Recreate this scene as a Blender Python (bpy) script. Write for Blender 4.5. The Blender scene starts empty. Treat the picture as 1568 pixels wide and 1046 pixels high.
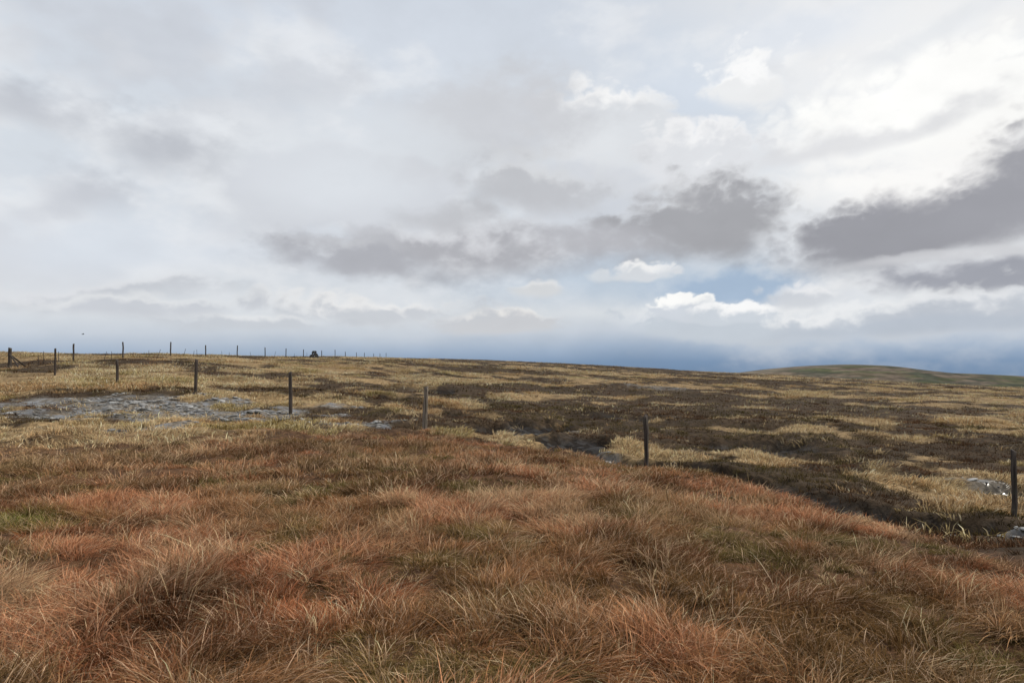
import bpy, math, numpy as np, bmesh, mathutils
from mathutils import Vector
from mathutils import noise as mn
rng=np.random.default_rng(7)
sc=bpy.context.scene
CH=1.6; F=1045.0; CX=784.0; HY=575.0
# ---------------------------------------------------------------- noise
def vn(x,y,seed=0):
    xi=np.floor(x).astype(np.int64); yi=np.floor(y).astype(np.int64)
    fx=x-xi; fy=y-yi
    u=fx*fx*fx*(fx*(fx*6-15)+10); v=fy*fy*fy*(fy*(fy*6-15)+10)
    def h(a,b):
        n=(a*374761393+b*668265263+seed*974634777)&0xffffffff
        n=((n^(n>>13))*1274126177)&0xffffffff
        n=((n^(n>>16))*2246822519)&0xffffffff
        return (n^(n>>15))/4294967295.0
    a=h(xi,yi);b=h(xi+1,yi);c=h(xi,yi+1);d=h(xi+1,yi+1)
    return (a*(1-u)+b*u)*(1-v)+(c*(1-u)+d*u)*v
def fbm(x,y,lam,seed=0,oc=4,rg=.5):
    x=x/lam;y=y/lam;s=0;a=1;t=0
    for i in range(oc):
        s=s+a*vn(x,y,seed+i*17);t+=a;a*=rg
        x,y=(x*.8-y*.6)*2.03+11.3,(x*.6+y*.8)*2.03-5.7
    return s/t
def ss(a,b,x):
    t=np.clip((x-a)/(b-a),0,1);return t*t*(3-2*t)
# ---------------------------------------------------------------- terrain
YK=np.array([1,2,4,6,8,10,12,15,18,21,25,30,38,46,60,80,110,150,220,400,1000,14000.])
PX=[0,300,500,650,800,1000,1200,1400,1568]
T=[[-1.6,-1.6,-1.6,-1.6,-1.6,-1.58,-1.55,-1.52,-1.46,-1.38,-1.25,-1.0,-.15,.72,1.85,2.65,3.0,3.2,2,-5,-30,-60],
[-1.6,-1.6,-1.6,-1.6,-1.58,-1.57,-1.56,-1.52,-1.46,-1.37,-1.22,-.95,-.25,.6,1.65,2.35,3.1,3.5,3,-5,-30,-60],
[-1.6,-1.6,-1.6,-1.6,-1.6,-1.6,-1.58,-1.56,-1.53,-1.48,-1.38,-1.18,-.65,-.1,.85,1.9,3.0,4.15,5.6,0,-30,-60],
[-1.6,-1.6,-1.6,-1.6,-1.6,-1.6,-1.6,-1.6,-1.6,-1.6,-1.52,-1.4,-1.0,-.55,.25,1.2,2.35,3.6,5.4,2,-30,-60],
[-1.6,-1.6,-1.6,-1.6,-1.6,-1.6,-1.62,-1.66,-1.76,-1.88,-1.87,-1.75,-1.45,-1.12,-.5,.4,1.6,3.0,4.3,1,-30,-60],
[-1.6,-1.6,-1.6,-1.62,-1.66,-1.72,-1.79,-1.92,-2.1,-2.15,-2.1,-1.95,-1.7,-1.45,-.95,-.2,.75,1.6,2.2,-3,-30,-60],
[-1.6,-1.6,-1.62,-1.68,-1.74,-1.84,-2.02,-2.25,-2.35,-2.35,-2.25,-2.15,-1.95,-1.75,-1.4,-.8,-.15,0,-1.2,-8,-30,-60],
[-1.6,-1.6,-1.63,-1.72,-1.88,-2.15,-2.35,-2.42,-2.42,-2.4,-2.35,-2.25,-2.1,-1.95,-1.7,-1.3,-1.0,-1.8,-5,-14,-34,-60],
[-1.6,-1.6,-1.65,-1.78,-2.02,-2.3,-2.45,-2.5,-2.5,-2.48,-2.42,-2.35,-2.25,-2.15,-1.95,-1.75,-2.2,-3.5,-8,-18,-36,-60]]
T=np.array(T)
AZK=np.arctan((np.array(PX)-CX)/F)
edge=(T[0]+T[-1])/2
azk=np.concatenate([[-math.pi],AZK,[math.pi]]); TT=np.vstack([edge,T,edge])
NA,NL=721,400
ag=np.linspace(-math.pi,math.pi,NA); lg=np.linspace(0,math.log(14000),NL)
tmp=np.array([np.interp(lg,np.log(YK),r) for r in TT])
G=np.array([np.interp(ag,azk,tmp[:,j]) for j in range(NL)]).T
def blur(A,s,ax):
    k=np.exp(-.5*(np.arange(-3*s,3*s+1)/s)**2);k/=k.sum();n=len(k)//2
    p=[(0,0),(0,0)];p[ax]=(n,n);B=np.pad(A,p,mode='edge')
    return np.apply_along_axis(lambda m:np.convolve(m,k,'valid'),ax,B)
G=blur(G,5,0);G=blur(G,4,1)
def polar(x,y):
    r=np.hypot(x,y)+1e-6; az=np.arctan2(x,y)
    Y=r*np.cos(np.clip(az,AZK[0],AZK[-1]));return az,np.maximum(Y,1.0001)
def PP(az): return np.tan(np.clip(az,-1.2,1.2))*F+CX
def H(x,y):
    az,Y=polar(x,y)
    fa=np.clip((az+math.pi)/(2*math.pi)*(NA-1),0,NA-1.001);fl=np.clip(np.log(Y)/lg[-1]*(NL-1),0,NL-1.001)
    i=fa.astype(int);j=fl.astype(int);u=fa-i;v=fl-j
    z=(G[i,j]*(1-u)+G[i+1,j]*u)*(1-v)+(G[i,j+1]*(1-u)+G[i+1,j+1]*u)*v
    far=ss(9,22,Y)
    z=z+(fbm(x,y,.8,3,3)-.5)*(.20+.18*far)*(1-ss(22,45,Y))
    z=z+(fbm(x,y,3.2,5,3)-.5)*(.18+.30*far)*(1-ss(60,110,Y))
    z=z+(fbm(x,y,14,8,3)-.5)*.4*far
    z=z-peat(x,y)*.30
    return z+CH
def W(px,Y): return ((px-CX)/F*Y,Y)
BP=np.array([(-400,12),(0,13.5),(300,16),(650,19.5),(850,17),(1000,14.6),(1130,13.0),(1250,10.6),(1400,8.3),(1568,6.7),(1900,5.6)])
def bdist(x,y):
    az,Y=polar(x,y);return np.interp(PP(az),BP[:,0],BP[:,1])-Y
def redmask(x,y):
    az,Y=polar(x,y)
    w=np.interp(PP(az),[0,500,800,1568],[2.5,1.5,.45,.35])
    n=(fbm(x,y,2.5,21,4)-.5)*2
    return ss(-1,1,bdist(x,y)/w+n*1.1)
PE=[(800,24,1.8,3.0,1),(870,21,1.6,2.2,1),(930,17.8,1.2,1.,1),(700,27,1.8,1.4,.8),(1480,10.7,1.4,.8,1),(1540,15,1.4,1.,.9),(610,33,2,1.6,.8),(640,40,3,1.8,.8),(1180,22,2.5,1.4,.8),(1350,17,2,1.2,.7),(960,30,2.4,1.6,.7)]
GL=[W(870,18.2),W(1000,16.3),W(1130,14.4),W(1250,11.9),W(1400,10.1),W(1500,9.9),W(1700,8.9)]
def peat(x,y):
    n=(fbm(x,y,1.3,31,4)-.5)
    m=np.zeros_like(x)
    for px,Y,rx,ry,s in PE:
        a,b=W(px,Y); q=1-np.hypot((x-a)/rx,(y-b)/ry)
        m=np.maximum(m,s*ss(0,.35,q+n*1.3))
    d=np.full_like(x,1e9)
    for (a,b),(c,e) in zip(GL[:-1],GL[1:]):
        vx,vy=c-a,e-b;t=np.clip(((x-a)*vx+(y-b)*vy)/(vx*vx+vy*vy),0,1)
        d=np.minimum(d,np.hypot(x-a-t*vx,y-b-t*vy))
    m=np.maximum(m,ss(0,.3,1-d/1.2+n*1.0))
    return m
ST=[(250,24,5.4,4.4,1),(350,23.5,3.4,3.4,1),(120,27,3.8,2.6,.9),(450,20.8,2.6,1.1,.95),(225,17.6,1.4,.7,.9),(545,22,1.5,.8,.8),(900,18.2,.9,.6,.8),(1000,17.0,.8,.5,.7),
    (1470,10.5,1.3,.7,1),(1400,10.6,.8,.45,.9),(1550,15.6,1.1,.7,.95),(1010,57,4,2.,.45),(20,22,2.4,1.,.5),(860,24,1.2,.7,.5)]
def stony(x,y):
    n=(fbm(x,y,1.0,41,4)-.5);m=np.zeros_like(x)
    for px,Y,rx,ry,s in ST:
        a,b=W(px,Y);q=1-np.hypot((x-a)/rx,(y-b)/ry)
        m=np.maximum(m,s*ss(0,.35,q+n*2.3))
    return m
def heath(x,y):
    az,Y=polar(x,y); p=PP(az)
    n=.38*fbm(x,y,9,51,4)+.37*fbm(x,y,3.2,57,3)+.25*fbm(x,y,1.2,59,2)
    bias=.05*ss(500,1000,p)-.02*ss(1350,1550,p)+.10*ss(60,140,Y)*ss(450,700,p)*(1-ss(1200,1400,p))-.01*(1-ss(100,500,p))+.04*ss(12,16,Y)*(1-ss(30,45,Y))*ss(900,1200,p)
    return ss(.495,.54,n+bias)
# ---------------------------------------------------------------- node helper
class E:
    def __init__(s,nt,sock): s.nt=nt;s.s=sock
    def _m(s,op,*o):
        n=s.nt.nodes.new('ShaderNodeMath');n.operation=op
        for i,v in enumerate((s,)+o):
            if isinstance(v,E): s.nt.links.new(v.s,n.inputs[i])
            else: n.inputs[i].default_value=v
        return E(s.nt,n.outputs[0])
    def __add__(s,o):return s._m('ADD',o)
    def __sub__(s,o):return s._m('SUBTRACT',o)
    def __mul__(s,o):return s._m('MULTIPLY',o)
    def smooth(s,a,b,lo=0.,hi=1.):
        n=s.nt.nodes.new('ShaderNodeMapRange');n.interpolation_type='SMOOTHSTEP'
        s.nt.links.new(s.s,n.inputs[0]);n.inputs[1].default_value=a;n.inputs[2].default_value=b;n.inputs[3].default_value=lo;n.inputs[4].default_value=hi
        return E(s.nt,n.outputs[0])
def put(nt,sock,v):
    if isinstance(v,E): nt.links.new(v.s,sock)
    else: sock.default_value=v
def mixc(nt,f,a,b,mode='MIX'):
    n=nt.nodes.new('ShaderNodeMix');n.data_type='RGBA';n.blend_type=mode
    put(nt,n.inputs[0],f);put(nt,n.inputs[6],a);put(nt,n.inputs[7],b);return E(nt,n.outputs[2])
def noise(nt,vec,scale,detail=5,rough=.5,dist=0.):
    n=nt.nodes.new('ShaderNodeTexNoise');n.inputs['Scale'].default_value=scale;n.inputs['Detail'].default_value=detail
    n.inputs['Roughness'].default_value=rough;n.inputs['Distortion'].default_value=dist
    if vec: nt.links.new(vec.s,n.inputs['Vector'])
    return E(nt,n.outputs[0])
def scale_c(nt,c,f):
    sv=nt.nodes.new('ShaderNodeVectorMath');sv.operation='SCALE';nt.links.new(c.s,sv.inputs[0]);nt.links.new(f.s,sv.inputs['Scale']);return E(nt,sv.outputs[0])
def mat(name):
    m=bpy.data.materials.new(name);m.use_nodes=True;nt=m.node_tree
    b=nt.nodes['Principled BSDF'];b.inputs['Roughness'].default_value=.9;b.inputs['Specular IOR Level'].default_value=.15
    return m,nt,b
def bump(nt,b,h,st,dist):
    n=nt.nodes.new('ShaderNodeBump');n.inputs['Strength'].default_value=st;n.inputs['Distance'].default_value=dist
    nt.links.new(h.s,n.inputs['Height']);nt.links.new(n.outputs[0],b.inputs['Normal'])
def setfaces(me,loops,starts,smooth=True):
    me.loops.add(len(loops));me.loops.foreach_set('vertex_index',loops.astype(np.int32))
    me.polygons.add(len(starts));me.polygons.foreach_set('loop_start',starts.astype(np.int32))
    if smooth: me.polygons.foreach_set('use_smooth',np.ones(len(starts),bool))
    me.update(calc_edges=True)
def lerp(a,b,f): return a*(1-f[:,None])+np.array(b)[None,:]*f[:,None]
def C(*c): return np.array(c,float)
# ---------------------------------------------------------------- ground
NG=860;a_=9.5
t=np.linspace(-1,1,NG);s=12000*np.sinh(a_*t)/math.sinh(a_)
gx,gy=np.meshgrid(s,s+13);gx=gx.ravel();gy=gy.ravel();gz=H(gx,gy)
me=bpy.data.meshes.new('moorland_ground');me.vertices.add(NG*NG)
me.vertices.foreach_set('co',np.stack([gx,gy,gz],1).ravel())
ii,jj=np.meshgrid(np.arange(NG-1),np.arange(NG-1));q=(jj*NG+ii).ravel()
fc=np.stack([q,q+1,q+NG+1,q+NG],1);setfaces(me,fc.ravel(),np.arange(len(fc))*4)
r=redmask(gx,gy);pt=peat(gx,gy);sy=stony(gx,gy);hh=heath(gx,gy);az,Yg=polar(gx,gy)
col=np.tile(C(.22,.15,.075),(len(gx),1))
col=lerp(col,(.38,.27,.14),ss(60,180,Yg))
col=lerp(col,(.035,.023,.014),hh*.93)
col=lerp(col,(.09,.047,.024),r)
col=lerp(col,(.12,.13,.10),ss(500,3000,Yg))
col=lerp(col,(.012,.009,.007),pt*(1-r*.6))
col=lerp(col,(.14,.125,.105),sy*.9)
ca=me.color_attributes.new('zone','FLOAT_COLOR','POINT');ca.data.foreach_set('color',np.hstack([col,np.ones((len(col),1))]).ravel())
wa=me.attributes.new('wet','FLOAT','POINT');wa.data.foreach_set('value',np.clip(sy*(1-r)+.35*pt,0,1).astype(np.float32))
gm,nt,b=mat('moor_soil')
at=nt.nodes.new('ShaderNodeAttribute');at.attribute_name='zone';aw=nt.nodes.new('ShaderNodeAttribute');aw.attribute_name='wet'
geo=nt.nodes.new('ShaderNodeNewGeometry');P=E(nt,geo.outputs['Position'])
n1=noise(nt,P,6,6,.65);n2=noise(nt,P,.5,5,.6)
f=(n1.smooth(.3,.7,.5,1.6))*(n2.smooth(.3,.7,.75,1.3))
n3=noise(nt,P,2.2,4,.6);wet=(E(nt,aw.outputs['Fac'])*n3.smooth(.48,.55))
nt.links.new(scale_c(nt,E(nt,at.outputs[0]),f*(wet*-.5+1.)).s,b.inputs['Base Color'])
nt.links.new((wet*-.74+.92).s,b.inputs['Roughness']);nt.links.new((wet*.4+.12).s,b.inputs['Specular IOR Level'])
bn=nt.nodes.new('ShaderNodeBump');bn.inputs['Distance'].default_value=.08;nt.links.new(n1.s,bn.inputs['Height']);nt.links.new((wet*-.74+.8).s,bn.inputs['Strength']);nt.links.new(bn.outputs[0],b.inputs['Normal'])
me.materials.append(gm);sc.collection.objects.link(bpy.data.objects.new('moorland_ground',me))
# ---------------------------------------------------------------- grass (each kind is one mesh of blades)
def grassmat(name,trans):
    m=bpy.data.materials.new(name);m.use_nodes=True;nt=m.node_tree;nt.nodes.clear()
    out=nt.nodes.new('ShaderNodeOutputMaterial');a=nt.nodes.new('ShaderNodeAttribute');a.attribute_name='blade'
    d=nt.nodes.new('ShaderNodeBsdfDiffuse');tr=nt.nodes.new('ShaderNodeBsdfTranslucent');mx=nt.nodes.new('ShaderNodeMixShader')
    nt.links.new(a.outputs[0],d.inputs[0]);nt.links.new(a.outputs[0],tr.inputs[0]);mx.inputs[0].default_value=trans
    nt.links.new(d.outputs[0],mx.inputs[1]);nt.links.new(tr.outputs[0],mx.inputs[2]);nt.links.new(mx.outputs[0],out.inputs[0])
    return m
def blades(x,y,z,lx,ly,k,col,nb,L0,L1,wid,rad,spread,droop,segs,tip,tipf,dark,darkf,rootf=.6):
    n=len(x);N=n*nb;R=lambda a:np.repeat(a,nb)
    g=rng;k=R(k);an=g.uniform(0,2*math.pi,N);rr=np.sqrt(g.random(N))
    ra=rad*k
    bx=R(x)+ra*rr*np.cos(an);by=R(y)+ra*rr*np.sin(an);bz=R(z)-.02
    oa=an+g.normal(0,.9,N);L=g.uniform(L0,L1,N)*k
    sp=g.uniform(.1,1,N)*spread*(.35+.65*rr);dr=g.uniform(.1,1,N)*droop
    dx=np.cos(oa)*sp+R(lx)+g.normal(0,.22,N);dy=np.sin(oa)*sp+R(ly)+g.normal(0,.22,N)
    ta=g.uniform(0,math.pi,N);w=wid/2*g.uniform(.6,1.35,N);wx=np.cos(ta)*w;wy=np.sin(ta)*w
    bv=g.random(N);c=np.repeat(col,nb,0)
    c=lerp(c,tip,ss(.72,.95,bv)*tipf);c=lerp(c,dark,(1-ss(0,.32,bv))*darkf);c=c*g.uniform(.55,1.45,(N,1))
    S={1:[0,1],2:[0,.55,1],3:[0,.38,.72,1]}[segs];nv=2*segs+1
    V=np.zeros((N,nv,3),np.float32);CC=np.ones((N,nv,4),np.float32)
    for i,sv in enumerate(S):
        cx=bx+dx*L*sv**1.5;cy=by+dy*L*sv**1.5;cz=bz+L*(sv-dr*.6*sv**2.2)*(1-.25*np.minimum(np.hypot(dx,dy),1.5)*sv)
        fcol=rootf+(1.3-rootf)*sv  # browner root to pale dry tip, with root occlusion painted in as well
        if i<segs:
            ww=[1,.85,.55][i]
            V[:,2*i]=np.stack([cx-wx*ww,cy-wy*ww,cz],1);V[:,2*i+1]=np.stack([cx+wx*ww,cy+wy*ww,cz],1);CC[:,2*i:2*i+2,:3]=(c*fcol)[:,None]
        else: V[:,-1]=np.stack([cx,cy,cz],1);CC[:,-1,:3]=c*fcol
    pat=[];st=[]
    for i in range(segs-1):
        st.append(len(pat));pat+=[2*i,2*i+1,2*i+3,2*i+2]
    st.append(len(pat));pat+=[nv-3,nv-2,nv-1]
    return V.reshape(-1,3),np.minimum(CC,.9).reshape(-1,4),N,nv,np.array(pat),np.array(st)
def build(name,parts,matl):
    V=np.concatenate([p[0] for p in parts]);CC=np.concatenate([p[1] for p in parts])
    lo=[];st=[];vo=0;l0=0
    for _,_,N,nv,pat,s_ in parts:
        lo.append((vo+np.arange(N)[:,None]*nv+pat[None]).ravel());st.append((l0+np.arange(N)[:,None]*len(pat)+s_[None]).ravel())
        vo+=N*nv;l0+=N*len(pat)
    m=bpy.data.meshes.new(name);m.vertices.add(len(V));m.vertices.foreach_set('co',V.ravel())
    setfaces(m,np.concatenate(lo),np.concatenate(st),False)
    a=m.attributes.new('blade','FLOAT_COLOR','POINT');a.data.foreach_set('color',CC.ravel())
    m.materials.append(matl);sc.collection.objects.link(bpy.data.objects.new(name,m))
def sample(n,y0,y1,power):
    u=rng.random(n);k=2-power
    Y=(y0**k+u*(y1**k-y0**k))**(1/k)
    return rng.uniform(-.84,.84,n)*Y+rng.uniform(-1.0,1.0,n),Y
def lean(x,y,amp,wind,lam=.8):
    return (fbm(x,y,lam,71,2)-.5)*2*amp+wind[0],(fbm(x,y,lam,77,2)-.5)*2*amp+wind[1]
def redset(n,y0,y1,power,nb,wid,rad,segs):
    x,y=sample(n,y0,y1,power);r=redmask(x,y);den=fbm(x,y,.5,81,3)
    keep=(rng.random(n)<r)&(rng.random(n)<ss(.28,.5,den)*.75+.25)
    x,y=x[keep],y[keep];n=len(x)
    p=fbm(x,y,1.2,91,4);p2=fbm(x,y,.30,95,2);p3=fbm(x,y,4.0,99,4);g=fbm(x,y,.7,103,4);big=fbm(x,y,2.6,107,3)
    col=np.tile(C(.39,.145,.065),(n,1))
    col=lerp(col,(.62,.29,.15),ss(.47,.60,.45*p+.55*p2))
    col=lerp(col,(.66,.46,.27),ss(.55,.66,.4*p3+.6*p2)*.75)
    col=lerp(col,(.13,.06,.028),ss(.50,.36,p)*.8)
    col=lerp(col,(.24,.165,.062),ss(.53,.65,big)*.45)
    col=lerp(col,(.165,.15,.045),ss(.55,.64,g)*.7)
    az,Y=polar(x,y);pp=PP(az)
    col=lerp(col,(.56,.40,.20),(1-ss(50,500,pp))*ss(8,13,Y)*.5)
    d=np.hypot((x-W(40,7.2)[0])/1.1,(y-7.2)/.8);col=lerp(col,(.18,.21,.04),ss(1,.3,d)*.9)
    # scattered taller pale tufts
    odd=rng.random(n)<.025
    col[odd]=C(.70,.50,.29)
    col*=rng.uniform(.65,1.35,(n,1))
    k=(.55+.75*ss(.3,.7,p2))*rng.uniform(.7,1.3,n)*(1-.3*ss(.55,.64,g))*(.5+.5*ss(0,2.5,bdist(x,y)))*(1+.3*odd)
    lx,ly=lean(x,y,1.0,(.15,-.08),.30)
    lx=lx+rng.normal(0,.3,n);ly=ly+rng.normal(0,.3,n)
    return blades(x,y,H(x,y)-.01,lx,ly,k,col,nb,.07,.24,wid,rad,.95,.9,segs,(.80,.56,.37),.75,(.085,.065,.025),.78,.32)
build('red_moor_grass',[redset(18500,2.2,9.5,1.0,40,.0058,.09,3),redset(23000,8.5,24,1.1,28,.010,.14,2)],grassmat('red_grass_blades',.3))
def strawset(n,y0,y1,power,nb,wid,rad,L0,L1,segs):
    x,y=sample(n,y0,y1,power);r=redmask(x,y);h=heath(x,y)
    lam=1.0 if y1<40 else (2.2 if y1<100 else 4.)
    cl=fbm(x,y,lam,111,3)
    keep=rng.random(n)<(1-r)*(1-.96*h)*(1-peat(x,y))*(1-.93*stony(x,y))*(.06+.94*ss(.43,.52,cl))
    x,y=x[keep],y[keep];cl=cl[keep];n=len(x)
    p=fbm(x,y,3.5,121,4);g=fbm(x,y,2.2,125,3);az,Y=polar(x,y);pp=PP(az)
    col=np.tile(C(.82,.60,.34),(n,1));col=lerp(col,(.55,.32,.145),ss(.50,.66,p)*.75)
    col=lerp(col,(.36,.31,.10),ss(.56,.68,g)*.65);col=lerp(col,(.56,.40,.205),ss(800,1250,pp)*.35)
    col*=rng.uniform(.6,1.25,(n,1))
    k=rng.uniform(.6,1.2,n)*(.6+.8*ss(.45,.65,cl));lx,ly=lean(x,y,.8,(.15,0),1.)
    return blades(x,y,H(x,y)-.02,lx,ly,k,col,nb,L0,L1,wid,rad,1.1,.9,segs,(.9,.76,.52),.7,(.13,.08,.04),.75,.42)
build('straw_moor_grass',[strawset(66000,5.5,34,.9,16,.018,.16,.09,.23,2),strawset(64000,30,90,1.0,12,.045,.28,.12,.27,1),strawset(58000,80,330,1.0,10,.10,.6,.14,.3,1)],grassmat('straw_grass_blades',.25))
def heathset(n,y0,y1,power,nb,wid,rad,segs):
    x,y=sample(n,y0,y1,power);r=redmask(x,y);az,Y=polar(x,y)
    keep=rng.random(n)<(1-r)*(.10+.90*heath(x,y))*(1-peat(x,y))*(1-stony(x,y));x,y=x[keep],y[keep];n=len(x)
    g=fbm(x,y,2.5,131,3);col=np.tile(C(.072,.038,.021),(n,1));col=lerp(col,(.12,.10,.033),ss(.50,.64,g)*.75);col=lerp(col,(.16,.075,.036),ss(.45,.35,g)*.7)
    col*=rng.uniform(.6,1.4,(n,1));k=rng.uniform(.6,1.2,n)
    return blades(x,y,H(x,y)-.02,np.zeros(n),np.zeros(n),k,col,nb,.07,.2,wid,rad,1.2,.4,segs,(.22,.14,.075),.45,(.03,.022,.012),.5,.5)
build('heather',[heathset(20000,7,34,.9,16,.018,.18,1),heathset(16000,30,90,1.,12,.045,.32,1),heathset(16000,80,330,1.,8,.11,.7,1)],grassmat('heather_stems',.1))
# ---------------------------------------------------------------- stones
sm,nt,b=mat('weathered_stone');b.inputs['Roughness'].default_value=.6;b.inputs['Specular IOR Level'].default_value=.3
tc=nt.nodes.new('ShaderNodeNewGeometry');P=E(nt,tc.outputs['Position']);n1=noise(nt,P,3,5,.65);n2=noise(nt,P,30,4,.6)
cc=mixc(nt,n1.smooth(.4,.65),(.12,.115,.105,1),(.38,.375,.36,1));cc=mixc(nt,n2.smooth(.55,.7,0,.5),cc,(.08,.07,.055,1))
nt.links.new(cc.s,b.inputs['Base Color']);bump(nt,b,n2,.6,.01)
def stonebm(seed,flat=.28,sub=2):
    bm=bmesh.new();bmesh.ops.create_icosphere(bm,subdivisions=sub,radius=1)
    g=np.random.default_rng(seed);o=Vector(g.uniform(-50,50,3))
    pl=[(Vector(g.normal(0,1,3)).normalized(),g.uniform(.45,.8)) for _ in range(9)]
    for v in bm.verts:
        p=v.co.copy()
        for nn,dd in pl:
            e=p.dot(nn)-dd
            if e>0:p-=nn*e*.95
        p*=1+.12*mn.noise(p*2.3+o)
        v.co=(p.x,p.y*.75,p.z*flat)
    m=bpy.data.meshes.new('tmp_stone');bm.to_mesh(m);bm.free();return m
SV=[]
for i in range(8):
    m=stonebm(i);v=np.zeros(len(m.vertices)*3);m.vertices.foreach_get('co',v);fcs=np.array([p.vertices[:] for p in m.polygons]);SV.append((v.reshape(-1,3),fcs));bpy.data.meshes.remove(m)
P_=[]
for px,Y,rx,ry,s_ in ST:
    n=int(1000*rx*ry/4*s_)+130
    a,bb=W(px,Y);P_.append(np.stack([a+rng.uniform(-1.4,1.4,n)*rx,bb+rng.uniform(-1.4,1.4,n)*ry],1))
P_=np.concatenate(P_);x,y=P_[:,0],P_[:,1];cl=fbm(x,y,1.2,201,3);kp=(rng.random(len(x))<stony(x,y)*ss(.38,.54,cl))&(redmask(x,y)<.5);x,y=x[kp],y[kp];n=len(x)
k=.025+.09*rng.random(n)**2.5+(rng.random(n)<.05)*.10;z=H(x,y)+k*.02
vs=[];fs=[];o_=0
for i in range(8):
    v,f_=SV[i];m_=np.arange(n)%8==i;kk=k[m_];nn=m_.sum();ya=rng.uniform(0,6.28,nn);c,s_=np.cos(ya),np.sin(ya)
    st_=rng.uniform(.9,1.6,nn);vx=v[None,:,0]*(kk*st_)[:,None];vy=v[None,:,1]*kk[:,None];vz=v[None,:,2]*kk[:,None]+rng.normal(0,.1,nn)[:,None]*vx
    X_=x[m_][:,None]+vx*c[:,None]-vy*s_[:,None];Y__=y[m_][:,None]+vx*s_[:,None]+vy*c[:,None];Z_=z[m_][:,None]+vz
    vs.append(np.stack([X_,Y__,Z_],2).reshape(-1,3));fs.append((o_+np.arange(nn)[:,None,None]*len(v)+f_[None]).reshape(-1,3));o_+=nn*len(v)
vs=np.concatenate(vs);fs=np.concatenate(fs);m=bpy.data.meshes.new('stones');m.vertices.add(len(vs));m.vertices.foreach_set('co',vs.ravel())
setfaces(m,fs.ravel(),np.arange(len(fs))*3,False)
m.materials.append(sm);sc.collection.objects.link(bpy.data.objects.new('stones',m))
# ---------------------------------------------------------------- fence
def woodmat(name,c0,c1):
    m,nt,b=mat(name);tc=nt.nodes.new('ShaderNodeTexCoord');mp=nt.nodes.new('ShaderNodeMapping');mp.inputs['Scale'].default_value=(30,30,2.2)
    nt.links.new(tc.outputs['Object'],mp.inputs[0]);P=E(nt,mp.outputs[0]);n1=noise(nt,P,1.,8,.65,.4);n2=noise(nt,E(nt,tc.outputs['Object']),5,4,.5)
    c=mixc(nt,n1.smooth(.35,.65),c0,c1);c=mixc(nt,n2.smooth(.5,.75,0,.5),c,(.07,.075,.05,1))
    nt.links.new(c.s,b.inputs['Base Color']);bump(nt,b,n1,.9,.02);return m
wl=woodmat('weathered_wood',(.07,.058,.046,1),(.25,.21,.17,1));wd=woodmat('dark_wood',(.03,.024,.02,1),(.10,.08,.068,1))
def limb(name,p0,p1,r0,r1,matl,seed,sides=10,rings=14,rough=.1,bend=.02,slant=.5):
    g=np.random.default_rng(seed);o=Vector(g.uniform(-30,30,3));p0=Vector(p0);p1=Vector(p1);d=(p1-p0);L=d.length;d.normalize()
    u=d.orthogonal().normalized();w=d.cross(u);bm=bmesh.new();R=[]
    ba=g.uniform(0,6.28);sq=g.uniform(.75,1)
    for i in range(rings+1):
        t=i/rings;c=p0+d*(L*t)+(u*math.cos(ba)+w*math.sin(ba))*bend*math.sin(t*3.1)+u*.8*bend*mn.noise(Vector((t*4,0,0))+o)
        r=r0+(r1-r0)*t;row=[]
        for j in range(sides):
            a=2*math.pi*j/sides
            rr=r*(1+rough*2*mn.noise(Vector((math.cos(a)*1.5,math.sin(a)*1.5,t*3))+o))
            if i==rings: q=c+d*(slant*r*math.cos(a+ba)+.5*r*mn.noise(Vector((a*3,1,2))+o))
            else:q=c
            row.append(bm.verts.new(q+u*math.cos(a)*rr+w*math.sin(a)*rr*sq))
        R.append(row)
    for i in range(rings):
        for j in range(sides):
            bm.faces.new((R[i][j],R[i][(j+1)%sides],R[i+1][(j+1)%sides],R[i+1][j]))
    bm.faces.new(R[-1]);bm.faces.new(R[0][::-1])
    m=bpy.data.meshes.new(name);bm.normal_update();bm.to_mesh(m);bm.free();m.materials.append(matl)
    for p in m.polygons:p.use_smooth=len(p.vertices)==4
    return bpy.data.objects.new(name,m)
def h1_(x,y): return float(H(np.array([x]),np.array([y]))[0])
def empty(name,loc):
    e=bpy.data.objects.new(name,None);e.location=loc;sc.collection.objects.link(e);return e
def addto(e,o):
    sc.collection.objects.link(o);o.parent=e;o.location=-Vector(e.location)
near_posts=[(84,38.6,.060,0,.02),(179,33.5,.066,0,-.01),(300,28.5,.068,0,.02),(444,24.3,.068,0,.0),(650,20.2,.074,0,.05),(987,15.7,.066,1,.03),(1551,11.4,.06,1,.02)]
tops={84:534,179:551,300:550,444:570,650:592,987:637,1551:690}
e=empty('wooden_fence',(0,15,0))
cx_,cy_=W(15,43.5);zb=h1_(cx_,cy_)
for k,(px,Y,r_,dk,ln) in enumerate(near_posts):
    x,y=W(px,Y);z=h1_(x,y);h=min(max(CH+(HY-tops[px])/F*Y-z,.95),1.55)
    print('post',px,round(HY-(z-CH)/Y*F),round(h,2))
    addto(e,limb('post_%d'%(k+1),(x,y,z-.3),(x+ln,y+.02,z+h),r_,r_*.88,wd if dk or px<500 else wl,900+k,bend=.045 if px==987 else .018,rough=.26 if px==987 else .14))
addto(e,limb('corner_post',(cx_,cy_,zb-.3),(cx_+.02,cy_,zb+1.25),.11,.1,wd,950))
addto(e,limb('brace_1',(cx_+.05,cy_-.06,zb+.85),(cx_+1.15,cy_-.8,zb+.0),.05,.05,wd,951))
addto(e,limb('brace_2',(cx_+.05,cy_+.1,zb+.75),(cx_+.1,cy_+1.6,zb-.1),.05,.05,wd,952))
e2=empty('wooden_fence',(-32,80,0))
xs=[112,191,260,318,363,405,435,463,490,512,530,546,559,571,581,590]
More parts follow.
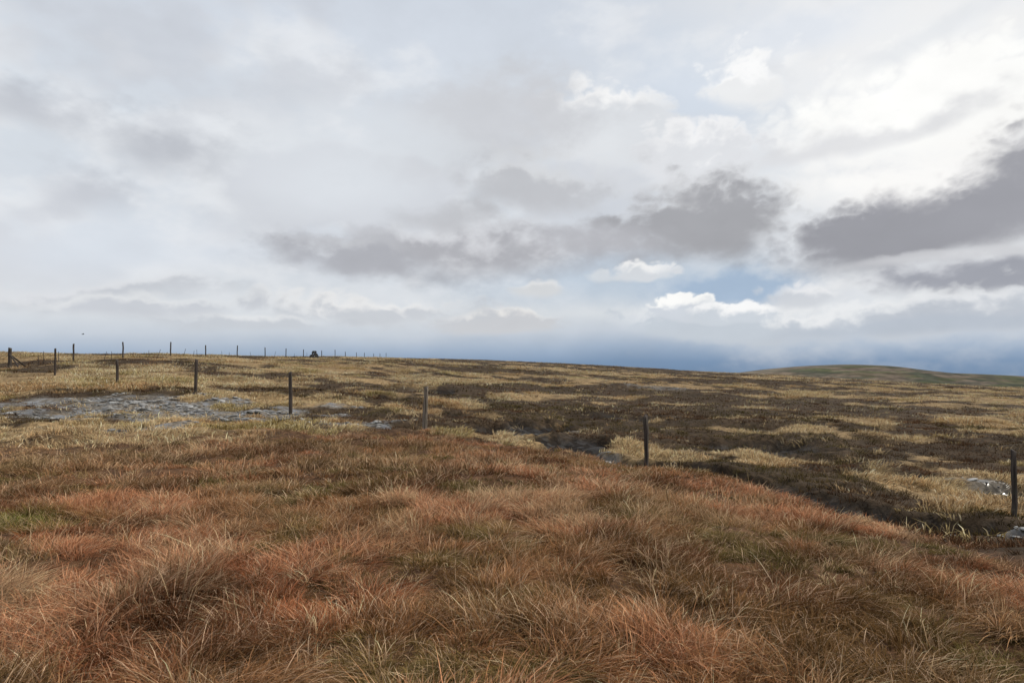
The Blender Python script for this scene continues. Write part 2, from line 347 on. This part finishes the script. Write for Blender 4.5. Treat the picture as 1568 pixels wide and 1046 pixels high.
for k,px in enumerate(xs):
    Y=32*F/(CX-px);x=-32+rng.normal(0,.15);z=h1_(x,Y);h=[1.27,1.3,1.28,1.2,1.25,1.2,1.25,1.15][k] if k<8 else rng.uniform(.85,1.2)
    addto(e2,limb('post_%d'%(k+1),(x,Y,z-.3),(x+rng.normal(0,.03),Y,z+h),.062,.056,wd,1000+k))
for k,px in enumerate([60,67,90,158,171,228,241,281,296,302,340,350,385,420,450,470]):
    Y=32*F/(CX-px);x=-32;z=h1_(x,Y);addto(e2,limb('stake_%d'%(k+1),(x,Y,z-.1),(x+rng.normal(0,.12),Y+.05,z+rng.uniform(.55,.9)),.022,.018,wd,1100+k,sides=6,rings=5,bend=.01))
# ---------------------------------------------------------------- cairn
Yc=104.;xc=(481-CX)/F*Yc;zc=h1_(xc,Yc);bm=bmesh.new();g=np.random.default_rng(5)
for lay in range(7):
    R_=.78*(1-lay/8.)
    for j in range(max(2,int(13*(1-lay/8.)))):
        a=g.uniform(0,6.28);rr=R_*math.sqrt(g.random());m=stonebm(int(g.integers(1e6)),.6);k=g.uniform(.14,.25)
        m.transform(mathutils.Matrix.Translation((xc+rr*math.cos(a),Yc+rr*math.sin(a),zc+.05+lay*.14))@mathutils.Euler((g.normal(0,.3),g.normal(0,.3),a)).to_matrix().to_4x4()@mathutils.Matrix.Scale(k,4))
        bm.from_mesh(m);bpy.data.meshes.remove(m)
m=bpy.data.meshes.new('stone_cairn');bm.to_mesh(m);bm.free();cm,nt,b=mat('dark_cairn_stone')
n1=noise(nt,E(nt,nt.nodes.new('ShaderNodeNewGeometry').outputs['Position']),4,5,.6);nt.links.new(mixc(nt,n1.smooth(.35,.65),(.04,.04,.038,1),(.10,.095,.09,1)).s,b.inputs['Base Color'])
m.materials.append(cm);sc.collection.objects.link(bpy.data.objects.new('stone_cairn',m))
# ---------------------------------------------------------------- bird
bm=bmesh.new();bx,by=W(127,60);bz=CH+(HY-512)/F*60
def ring(c,r,n=8): return [bm.verts.new((c[0],c[1]+r*math.cos(2*math.pi*i/n),c[2]+r*.85*math.sin(2*math.pi*i/n))) for i in range(n)]
rs=[ring((xx,0,zz),rr) for xx,zz,rr in ((-.17,.0,.008),(-.1,0,.03),(-.02,0,.045),(.06,.005,.04),(.1,.015,.026),(.13,.02,.028),(.155,.018,.014),(.18,.014,.003))]
for A_,B_ in zip(rs[:-1],rs[1:]):
    for i in range(8): bm.faces.new((A_[i],A_[(i+1)%8],B_[(i+1)%8],B_[i]))
for sgn in (-1,1):
    pts=[(.06,.02,.01),(.1,.16,.09),(.04,.34,.07),(-.04,.33,.07),(-.03,.16,.085),(-.06,.02,.01)]
    vs=[bm.verts.new((p[0],sgn*p[1],p[2])) for p in pts];bm.faces.new((vs[0],vs[1],vs[4],vs[5]));bm.faces.new((vs[1],vs[2],vs[3],vs[4]))
vs=[bm.verts.new(p) for p in ((-.14,-.01,0),(-.14,.01,0),(-.26,.05,0),(-.26,-.05,0))];bm.faces.new(vs)
m=bpy.data.meshes.new('bird');bm.to_mesh(m);bm.free();bmt,nt,b=mat('dark_feathers');n1=noise(nt,None,20);nt.links.new(mixc(nt,n1,(.02,.02,.02,1),(.05,.045,.04,1)).s,b.inputs['Base Color']);m.materials.append(bmt)
o=bpy.data.objects.new('bird',m);o.location=(bx,by,bz);o.rotation_euler=(.2,0,.4);o.scale=(.7,.7,.7);sc.collection.objects.link(o)
# ---------------------------------------------------------------- hill
hp=np.array([(900,640),(1080,590),(1130,573),(1180,566),(1230,561.5),(1290,559),(1335,560.5),(1385,566),(1412,571),(1480,573.5),(1568,578),(1700,582),(1900,592),(2200,640)])
nx,ny=420,90;pxs=np.linspace(900,2200,nx);Yr=3000
hx=(pxs-CX)/F*Yr;top=np.interp(pxs,hp[:,0],hp[:,1]-1);k_=np.exp(-.5*(np.arange(-9,10)/3)**2);k_/=k_.sum();top=np.convolve(np.pad(top,9,mode='edge'),k_,'valid')
zt=(HY-top)/F*Yr+CH
v=np.linspace(-1,1,ny);XX,VV=np.meshgrid(hx,v);ZT=np.meshgrid(zt,v)[0];YY=Yr+VV*900
prof=np.cos(np.clip(VV,-1,1)*math.pi/2)**1.1
ZZ=-90+(ZT+90)*prof+(fbm(XX,YY,260,5,5)-.5)*26*(1-prof**3)*1.2
scar=np.exp(-((XX-W(1385,3000)[0])/55)**2)*np.exp(-((VV+.18)/.08)**2);ZZ=ZZ-scar*12
m=bpy.data.meshes.new('hill');m.vertices.add(nx*ny);m.vertices.foreach_set('co',np.stack([XX,YY,ZZ],2).ravel())
ii,jj=np.meshgrid(np.arange(nx-1),np.arange(ny-1));q=(jj*nx+ii).ravel();fc=np.stack([q,q+1,q+nx+1,q+nx],1);setfaces(m,fc.ravel(),np.arange(len(fc))*4)
fx,fy,fz=XX.ravel(),YY.ravel(),ZZ.ravel();dz=fz-np.tile(zt,ny)
hc=np.tile(C(.20,.155,.09),(nx*ny,1))  # hill patch tones, lightened with distance haze put into the colour
hc=lerp(hc,(.155,.155,.07),ss(.42,.54,fbm(fx,fz*9,260,61,4)));hc=lerp(hc,(.27,.20,.135),ss(.47,.57,fbm(fx,fz*12,150,67,4)))
hc=lerp(hc,(.085,.09,.06),ss(.52,.62,fbm(fx,fz*14,90,73,4))*.7)
hc=lerp(hc,(.05,.06,.065),np.clip(scar.ravel()*1.2,0,1)*.9)
hc=lerp(hc,(.29,.235,.165),ss(-14,0,dz)*.75)
ca=m.color_attributes.new('zone','FLOAT_COLOR','POINT');ca.data.foreach_set('color',np.hstack([hc,np.ones((len(hc),1))]).ravel())
hm,nt,b=mat('hill_pasture');at=nt.nodes.new('ShaderNodeAttribute');at.attribute_name='zone';n1=noise(nt,E(nt,nt.nodes.new('ShaderNodeNewGeometry').outputs['Position']),.02,6,.6)
nt.links.new(scale_c(nt,E(nt,at.outputs[0]),n1.smooth(.3,.7,.65,1.3)).s,b.inputs['Base Color'])
m.materials.append(hm);sc.collection.objects.link(bpy.data.objects.new('hill',m))
# ---------------------------------------------------------------- sky: ring of cloud backdrop + open world sky above it
def lin3(c):
    c=np.array(c,float)/255;return np.where(c<=.04045,c/12.92,((c+.055)/1.055)**2.4)
def bill(x,y,lam,seed,oc=4):
    x=x/lam;y=y/lam;s=0;a=1;t=0
    for i in range(oc):
        s=s+a*np.abs(2*vn(x,y,seed+i*13)-1);t+=a;a*=.5
        x,y=(x*.8-y*.6)*2.1+3.3,(x*.6+y*.8)*2.1-7.7
    return s/t
def skycol(A,Z):
    N=fbm(A,Z*1.9,9,301,6,.52)-.5;N2=fbm(A,Z*1.7,2.6,311,5,.55)-.5
    L=fbm(A,Z*1.6,22,321,3)-.5;M=fbm(A+40,Z*1.6,12,331,4)-.5
    wx=A+L*9+N*5+N2*1.6; wy=Z+M*4.5+N*2.6+N2*1.1
    B=bill(A+N*3,(Z+N2)*1.45,2.6,341,4)-.42
    K=[(-5,(112,137,167)),(0,(112,137,167)),(1.1,(124,148,177)),(2.2,(160,177,198)),(3.6,(198,206,216)),(5,(214,219,224)),(10,(212,218,226)),(18,(214,221,229)),(26,(210,217,227)),(40,(202,210,222)),(90,(196,206,220))]
    e=Z+(N*.8+M*.8)*ss(0,3,Z)+ss(20,-30,A)*.55*ss(-3,1,Z)
    kp=[k for k,_ in K];kc=np.array([lin3(c) for _,c in K])
    col=np.stack([np.interp(e,kp,kc[:,i]) for i in range(3)],-1)
    def mix(col,c,m):
        c=lin3(c) if not isinstance(c,np.ndarray) else c
        return col*(1-m[...,None])+c*m[...,None]
    hi=ss(3,9,Z)
    col=mix(col,(232,234,237),ss(-.06,.14,L*.6+N*.9)*hi*.65)
    col=mix(col,(199,203,211),ss(.02,.18,M*.8+N*.6)*hi*.6)
    def b(col,px,py,rx,ry,c,soft=.5,amt=1.,warp=1.,rag=.8,puff=0.,top=None,tp=(-.1,.7),tilt=0.):
        tx=(px-CX)/F;a=math.degrees(math.atan(tx));cc=math.cos(math.radians(a));e0=math.degrees(math.atan((HY-py)/F*cc))
        ra=math.degrees(rx/F)*cc**2;re=math.degrees(ry/F)*cc
        ax=A+(wx-A)*warp-a;ez=Z+(wy-Z)*warp-e0
        ez=ez-tilt*ax
        dx=ax/ra;dy=ez/re
        q=np.sqrt(dx*dx+dy*dy)+(N*1.2+N2*1.0)*rag-B*puff*1.1*ss(-.9,.2,dy)
        m=(1-ss(1-soft*.8,1+soft*.45,q))*amt
        if top is not None:
            f=ss(tp[0],tp[1],dy+N*1.5+N2*1.2-B*puff*1.2)
            c=lin3(c)*(1-f[...,None])+lin3(top)*f[...,None]
        return mix(col,c,m)
    col=b(col,1500,120,520,330,(243,243,243),1.3,.9)
    col=b(col,1060,150,150,80,(208,218,231),.8,.75,.6)
    col=b(col,1250,50,140,36,(222,228,237),.8,.75,.6)
    col=b(col,1420,150,260,75,(254,254,252),.6,.95,.6,.6,.9,tilt=.1)
    col=b(col,1400,265,230,50,(253,252,250),.8,.88,.6,.6,.6)
    col=b(col,1150,125,85,42,(238,239,240),.45,.93,.5,.9,1.2,top=(250,250,250))
    col=b(col,1300,215,170,16,(216,217,221),.8,.7,.6,1.,tilt=.18)
    col=b(col,1440,60,160,22,(228,231,235),.8,.75,.6,tilt=.3)
    col=b(col,930,190,110,54,(224,227,231),.4,.93,.4,.8,1.,top=(247,247,247))
    col=b(col,1070,245,95,46,(226,228,232),.4,.93,.4,.8,1.,top=(246,246,247))
    col=b(col,740,190,150,52,(206,208,213),.9,.85)
    col=b(col,840,275,110,36,(193,195,200),.8,.9,.6,.8,.6,top=(214,216,219))
    col=b(col,50,160,170,40,(191,195,203),1.1,.85);col=b(col,290,230,120,48,(186,190,198),1.1,.85);col=b(col,130,295,80,36,(196,200,208),1.1,.8)
    col=b(col,480,150,120,50,(208,212,219),.9,.75);col=b(col,560,250,140,60,(222,227,233),.9,.7)
    col=b(col,200,370,260,46,(216,223,232),.9,.8);col=b(col,430,350,90,30,(207,211,218),.9,.6)
    col=b(col,130,440,260,22,(196,200,207),.8,.85,top=(220,222,226))
    col=b(col,960,430,250,46,(188,202,217),.9,.85,.6);col=b(col,1115,440,120,26,(164,185,209),.7,.9,.4)
    col=b(col,740,385,240,46,(174,175,181),.9,.95,.5,.9,.5,top=(203,204,209));col=b(col,545,395,90,28,(178,180,187),.9,.9,.5,1.,.5,top=(200,202,207));col=b(col,585,352,50,20,(190,192,198),.9,.8,.5)
    col=b(col,690,330,80,24,(192,194,199),.9,.8,.5)
    col=b(col,1070,332,135,60,(166,167,172),.6,.97,.25,.5,.8,top=(202,203,206),tp=(.1,1.0));col=b(col,900,370,90,28,(184,185,191),.9,.85,.5)
    # large dark mass at the right: low tongue + high shoulder
    col=b(col,1410,340,225,62,(155,156,163),.5,.98,.2,.4,.6,top=(196,196,200),tp=(.3,1.2),tilt=.12);col=b(col,1560,285,140,84,(160,161,168),.6,.97,.25,.5,.7,top=(196,196,200),tp=(.3,1.1),tilt=.15)
    col=b(col,1480,430,190,28,(158,161,171),.8,.95,.3,.9,.6,top=(190,192,199))
    col=b(col,1470,396,170,8,(212,213,217),.9,.7,.3)
    col=b(col,1280,486,280,36,(194,201,210),.5,.95,.3,.7,1.,top=(232,234,236));col=b(col,1500,480,170,26,(192,198,207),.6,.9,.35,.8,.9,top=(230,232,235))
    col=b(col,1400,500,260,12,(184,193,205),.9,.7,.3)
    col=b(col,1085,492,140,30,(198,206,215),.4,.97,.2,.6,.9,top=(232,235,238))
    col=b(col,1042,467,50,25,(208,214,222),.2,.98,.15,.7,1.2,top=(252,252,250),tp=(-.5,.3));col=b(col,1098,480,42,17,(206,213,221),.25,.97,.15,.7,1.2,top=(245,246,247),tp=(-.5,.3));col=b(col,1146,473,50,19,(206,213,221),.25,.97,.15,.7,1.2,top=(250,250,250),tp=(-.5,.3))
    col=b(col,1245,446,80,20,(208,212,218),.5,.9,.3,.8,1.,top=(236,237,239))
    col=b(col,980,420,48,13,(216,220,225),.5,.95,.25,1.5,1.6,top=(244,244,244));col=b(col,915,428,22,8,(215,220,225),.7,.8,.25,1.6,1.4);col=b(col,830,448,45,14,(214,216,218),.8,.9,.4,1.2,1.,top=(231,231,231))
    col=b(col,745,499,100,18,(204,206,210),.5,.95,.3,.8,1.,top=(240,238,235));col=b(col,560,480,150,24,(202,206,212),.6,.93,.4,.9,1.,top=(234,234,234));col=b(col,400,498,130,14,(200,205,212),.7,.88,.4,.9,.9,top=(227,229,231));col=b(col,200,470,230,18,(201,205,212),.8,.88,.4,.9,.9,top=(227,229,231))
    col=col*(1+N2[...,None]*.07+N[...,None]*.09)
    return np.clip(col,0,1.1)
azs=np.concatenate([np.linspace(-180,-48,200,endpoint=False),np.linspace(-48,48,1450),np.linspace(48,180,201)[1:]])
els=np.concatenate([[-6,-2],np.linspace(-.6,30,440),np.linspace(30,38,40)[1:]])
A,Z=np.meshgrid(azs,els)
col=skycol(A,Z)
sel_=azs>=150;wr=ss(150,180,A[:,sel_])[...,None];col[:,sel_]=col[:,sel_]*(1-wr)+skycol(A[:,sel_]-360,Z[:,sel_])*wr
Rd=11000.;x=Rd*np.sin(np.radians(A));y=Rd*np.cos(np.radians(A));z=CH+Rd*np.tan(np.radians(Z))
m=bpy.data.meshes.new('sky');nv=A.size;m.vertices.add(nv);m.vertices.foreach_set('co',np.stack([x,y,z],-1).ravel())
nx,ny=len(azs),len(els);ii,jj=np.meshgrid(np.arange(nx-1),np.arange(ny-1));q=(jj*nx+ii).ravel();fc=np.stack([q,q+nx,q+nx+1,q+1],1)
setfaces(m,fc.ravel(),np.arange(len(fc))*4)
ca=m.attributes.new('cloud','FLOAT_COLOR','POINT');ca.data.foreach_set('color',np.concatenate([col,np.ones(A.shape+(1,))],-1).ravel().astype(np.float32))
sm_=bpy.data.materials.new('cloudy_sky');sm_.use_nodes=True;nt=sm_.node_tree;nt.nodes.clear();o_=nt.nodes.new('ShaderNodeOutputMaterial');em=nt.nodes.new('ShaderNodeEmission');at=nt.nodes.new('ShaderNodeAttribute');at.attribute_name='cloud'
nt.links.new(at.outputs[0],em.inputs[0]);nt.links.new(em.outputs[0],o_.inputs[0]);sm_.cycles.emission_sampling='NONE'
m.materials.append(sm_);sc.collection.objects.link(bpy.data.objects.new('sky',m))
SEL,SAZ=math.radians(43),math.radians(75)
w=bpy.data.worlds.new('World');sc.world=w;w.use_nodes=True;nt=w.node_tree;nt.nodes.clear()
out=nt.nodes.new('ShaderNodeOutputWorld');sky=nt.nodes.new('ShaderNodeTexSky');sky.sky_type='NISHITA';sky.sun_disc=False;sky.sun_elevation=SEL;sky.sun_rotation=SAZ
b1=nt.nodes.new('ShaderNodeBackground');nt.links.new(sky.outputs[0],b1.inputs[0]);b1.inputs[1].default_value=.1
b2=nt.nodes.new('ShaderNodeBackground');b2.inputs[1].default_value=1.
n=nt.nodes.new('ShaderNodeTexNoise');n.inputs['Scale'].default_value=3;cr=nt.nodes.new('ShaderNodeValToRGB');nt.links.new(n.outputs[0],cr.inputs[0])
cr.color_ramp.elements[0].position=.35;cr.color_ramp.elements[1].position=.65;cr.color_ramp.elements[0].color=(.55,.6,.68,1);cr.color_ramp.elements[1].color=(.8,.82,.85,1);nt.links.new(cr.outputs[0],b2.inputs[0])
mx=nt.nodes.new('ShaderNodeMixShader');mx.inputs[0].default_value=.85
nt.links.new(b1.outputs[0],mx.inputs[1]);nt.links.new(b2.outputs[0],mx.inputs[2]);nt.links.new(mx.outputs[0],out.inputs[0])
# ---------------------------------------------------------------- sun
sl=bpy.data.lights.new('sun','SUN');sl.energy=3.;sl.angle=math.radians(3);sl.color=(1,.93,.82)
so=bpy.data.objects.new('sun',sl);sc.collection.objects.link(so)
d=Vector((math.sin(SAZ)*math.cos(SEL),math.cos(SAZ)*math.cos(SEL),math.sin(SEL)));so.rotation_euler=d.to_track_quat('Z','Y').to_euler()
# ---------------------------------------------------------------- camera
cam=bpy.data.cameras.new('camera');co=bpy.data.objects.new('camera',cam);sc.collection.objects.link(co)
cam.sensor_width=36;cam.lens=36*F/1568;cam.shift_y=(HY-523)/1568;cam.clip_end=40000;cam.clip_start=.05
co.location=(0,0,CH);co.rotation_euler=(math.radians(90),0,0);sc.camera=co
sc.view_settings.view_transform='Standard';sc.view_settings.look='None';sc.view_settings.exposure=0
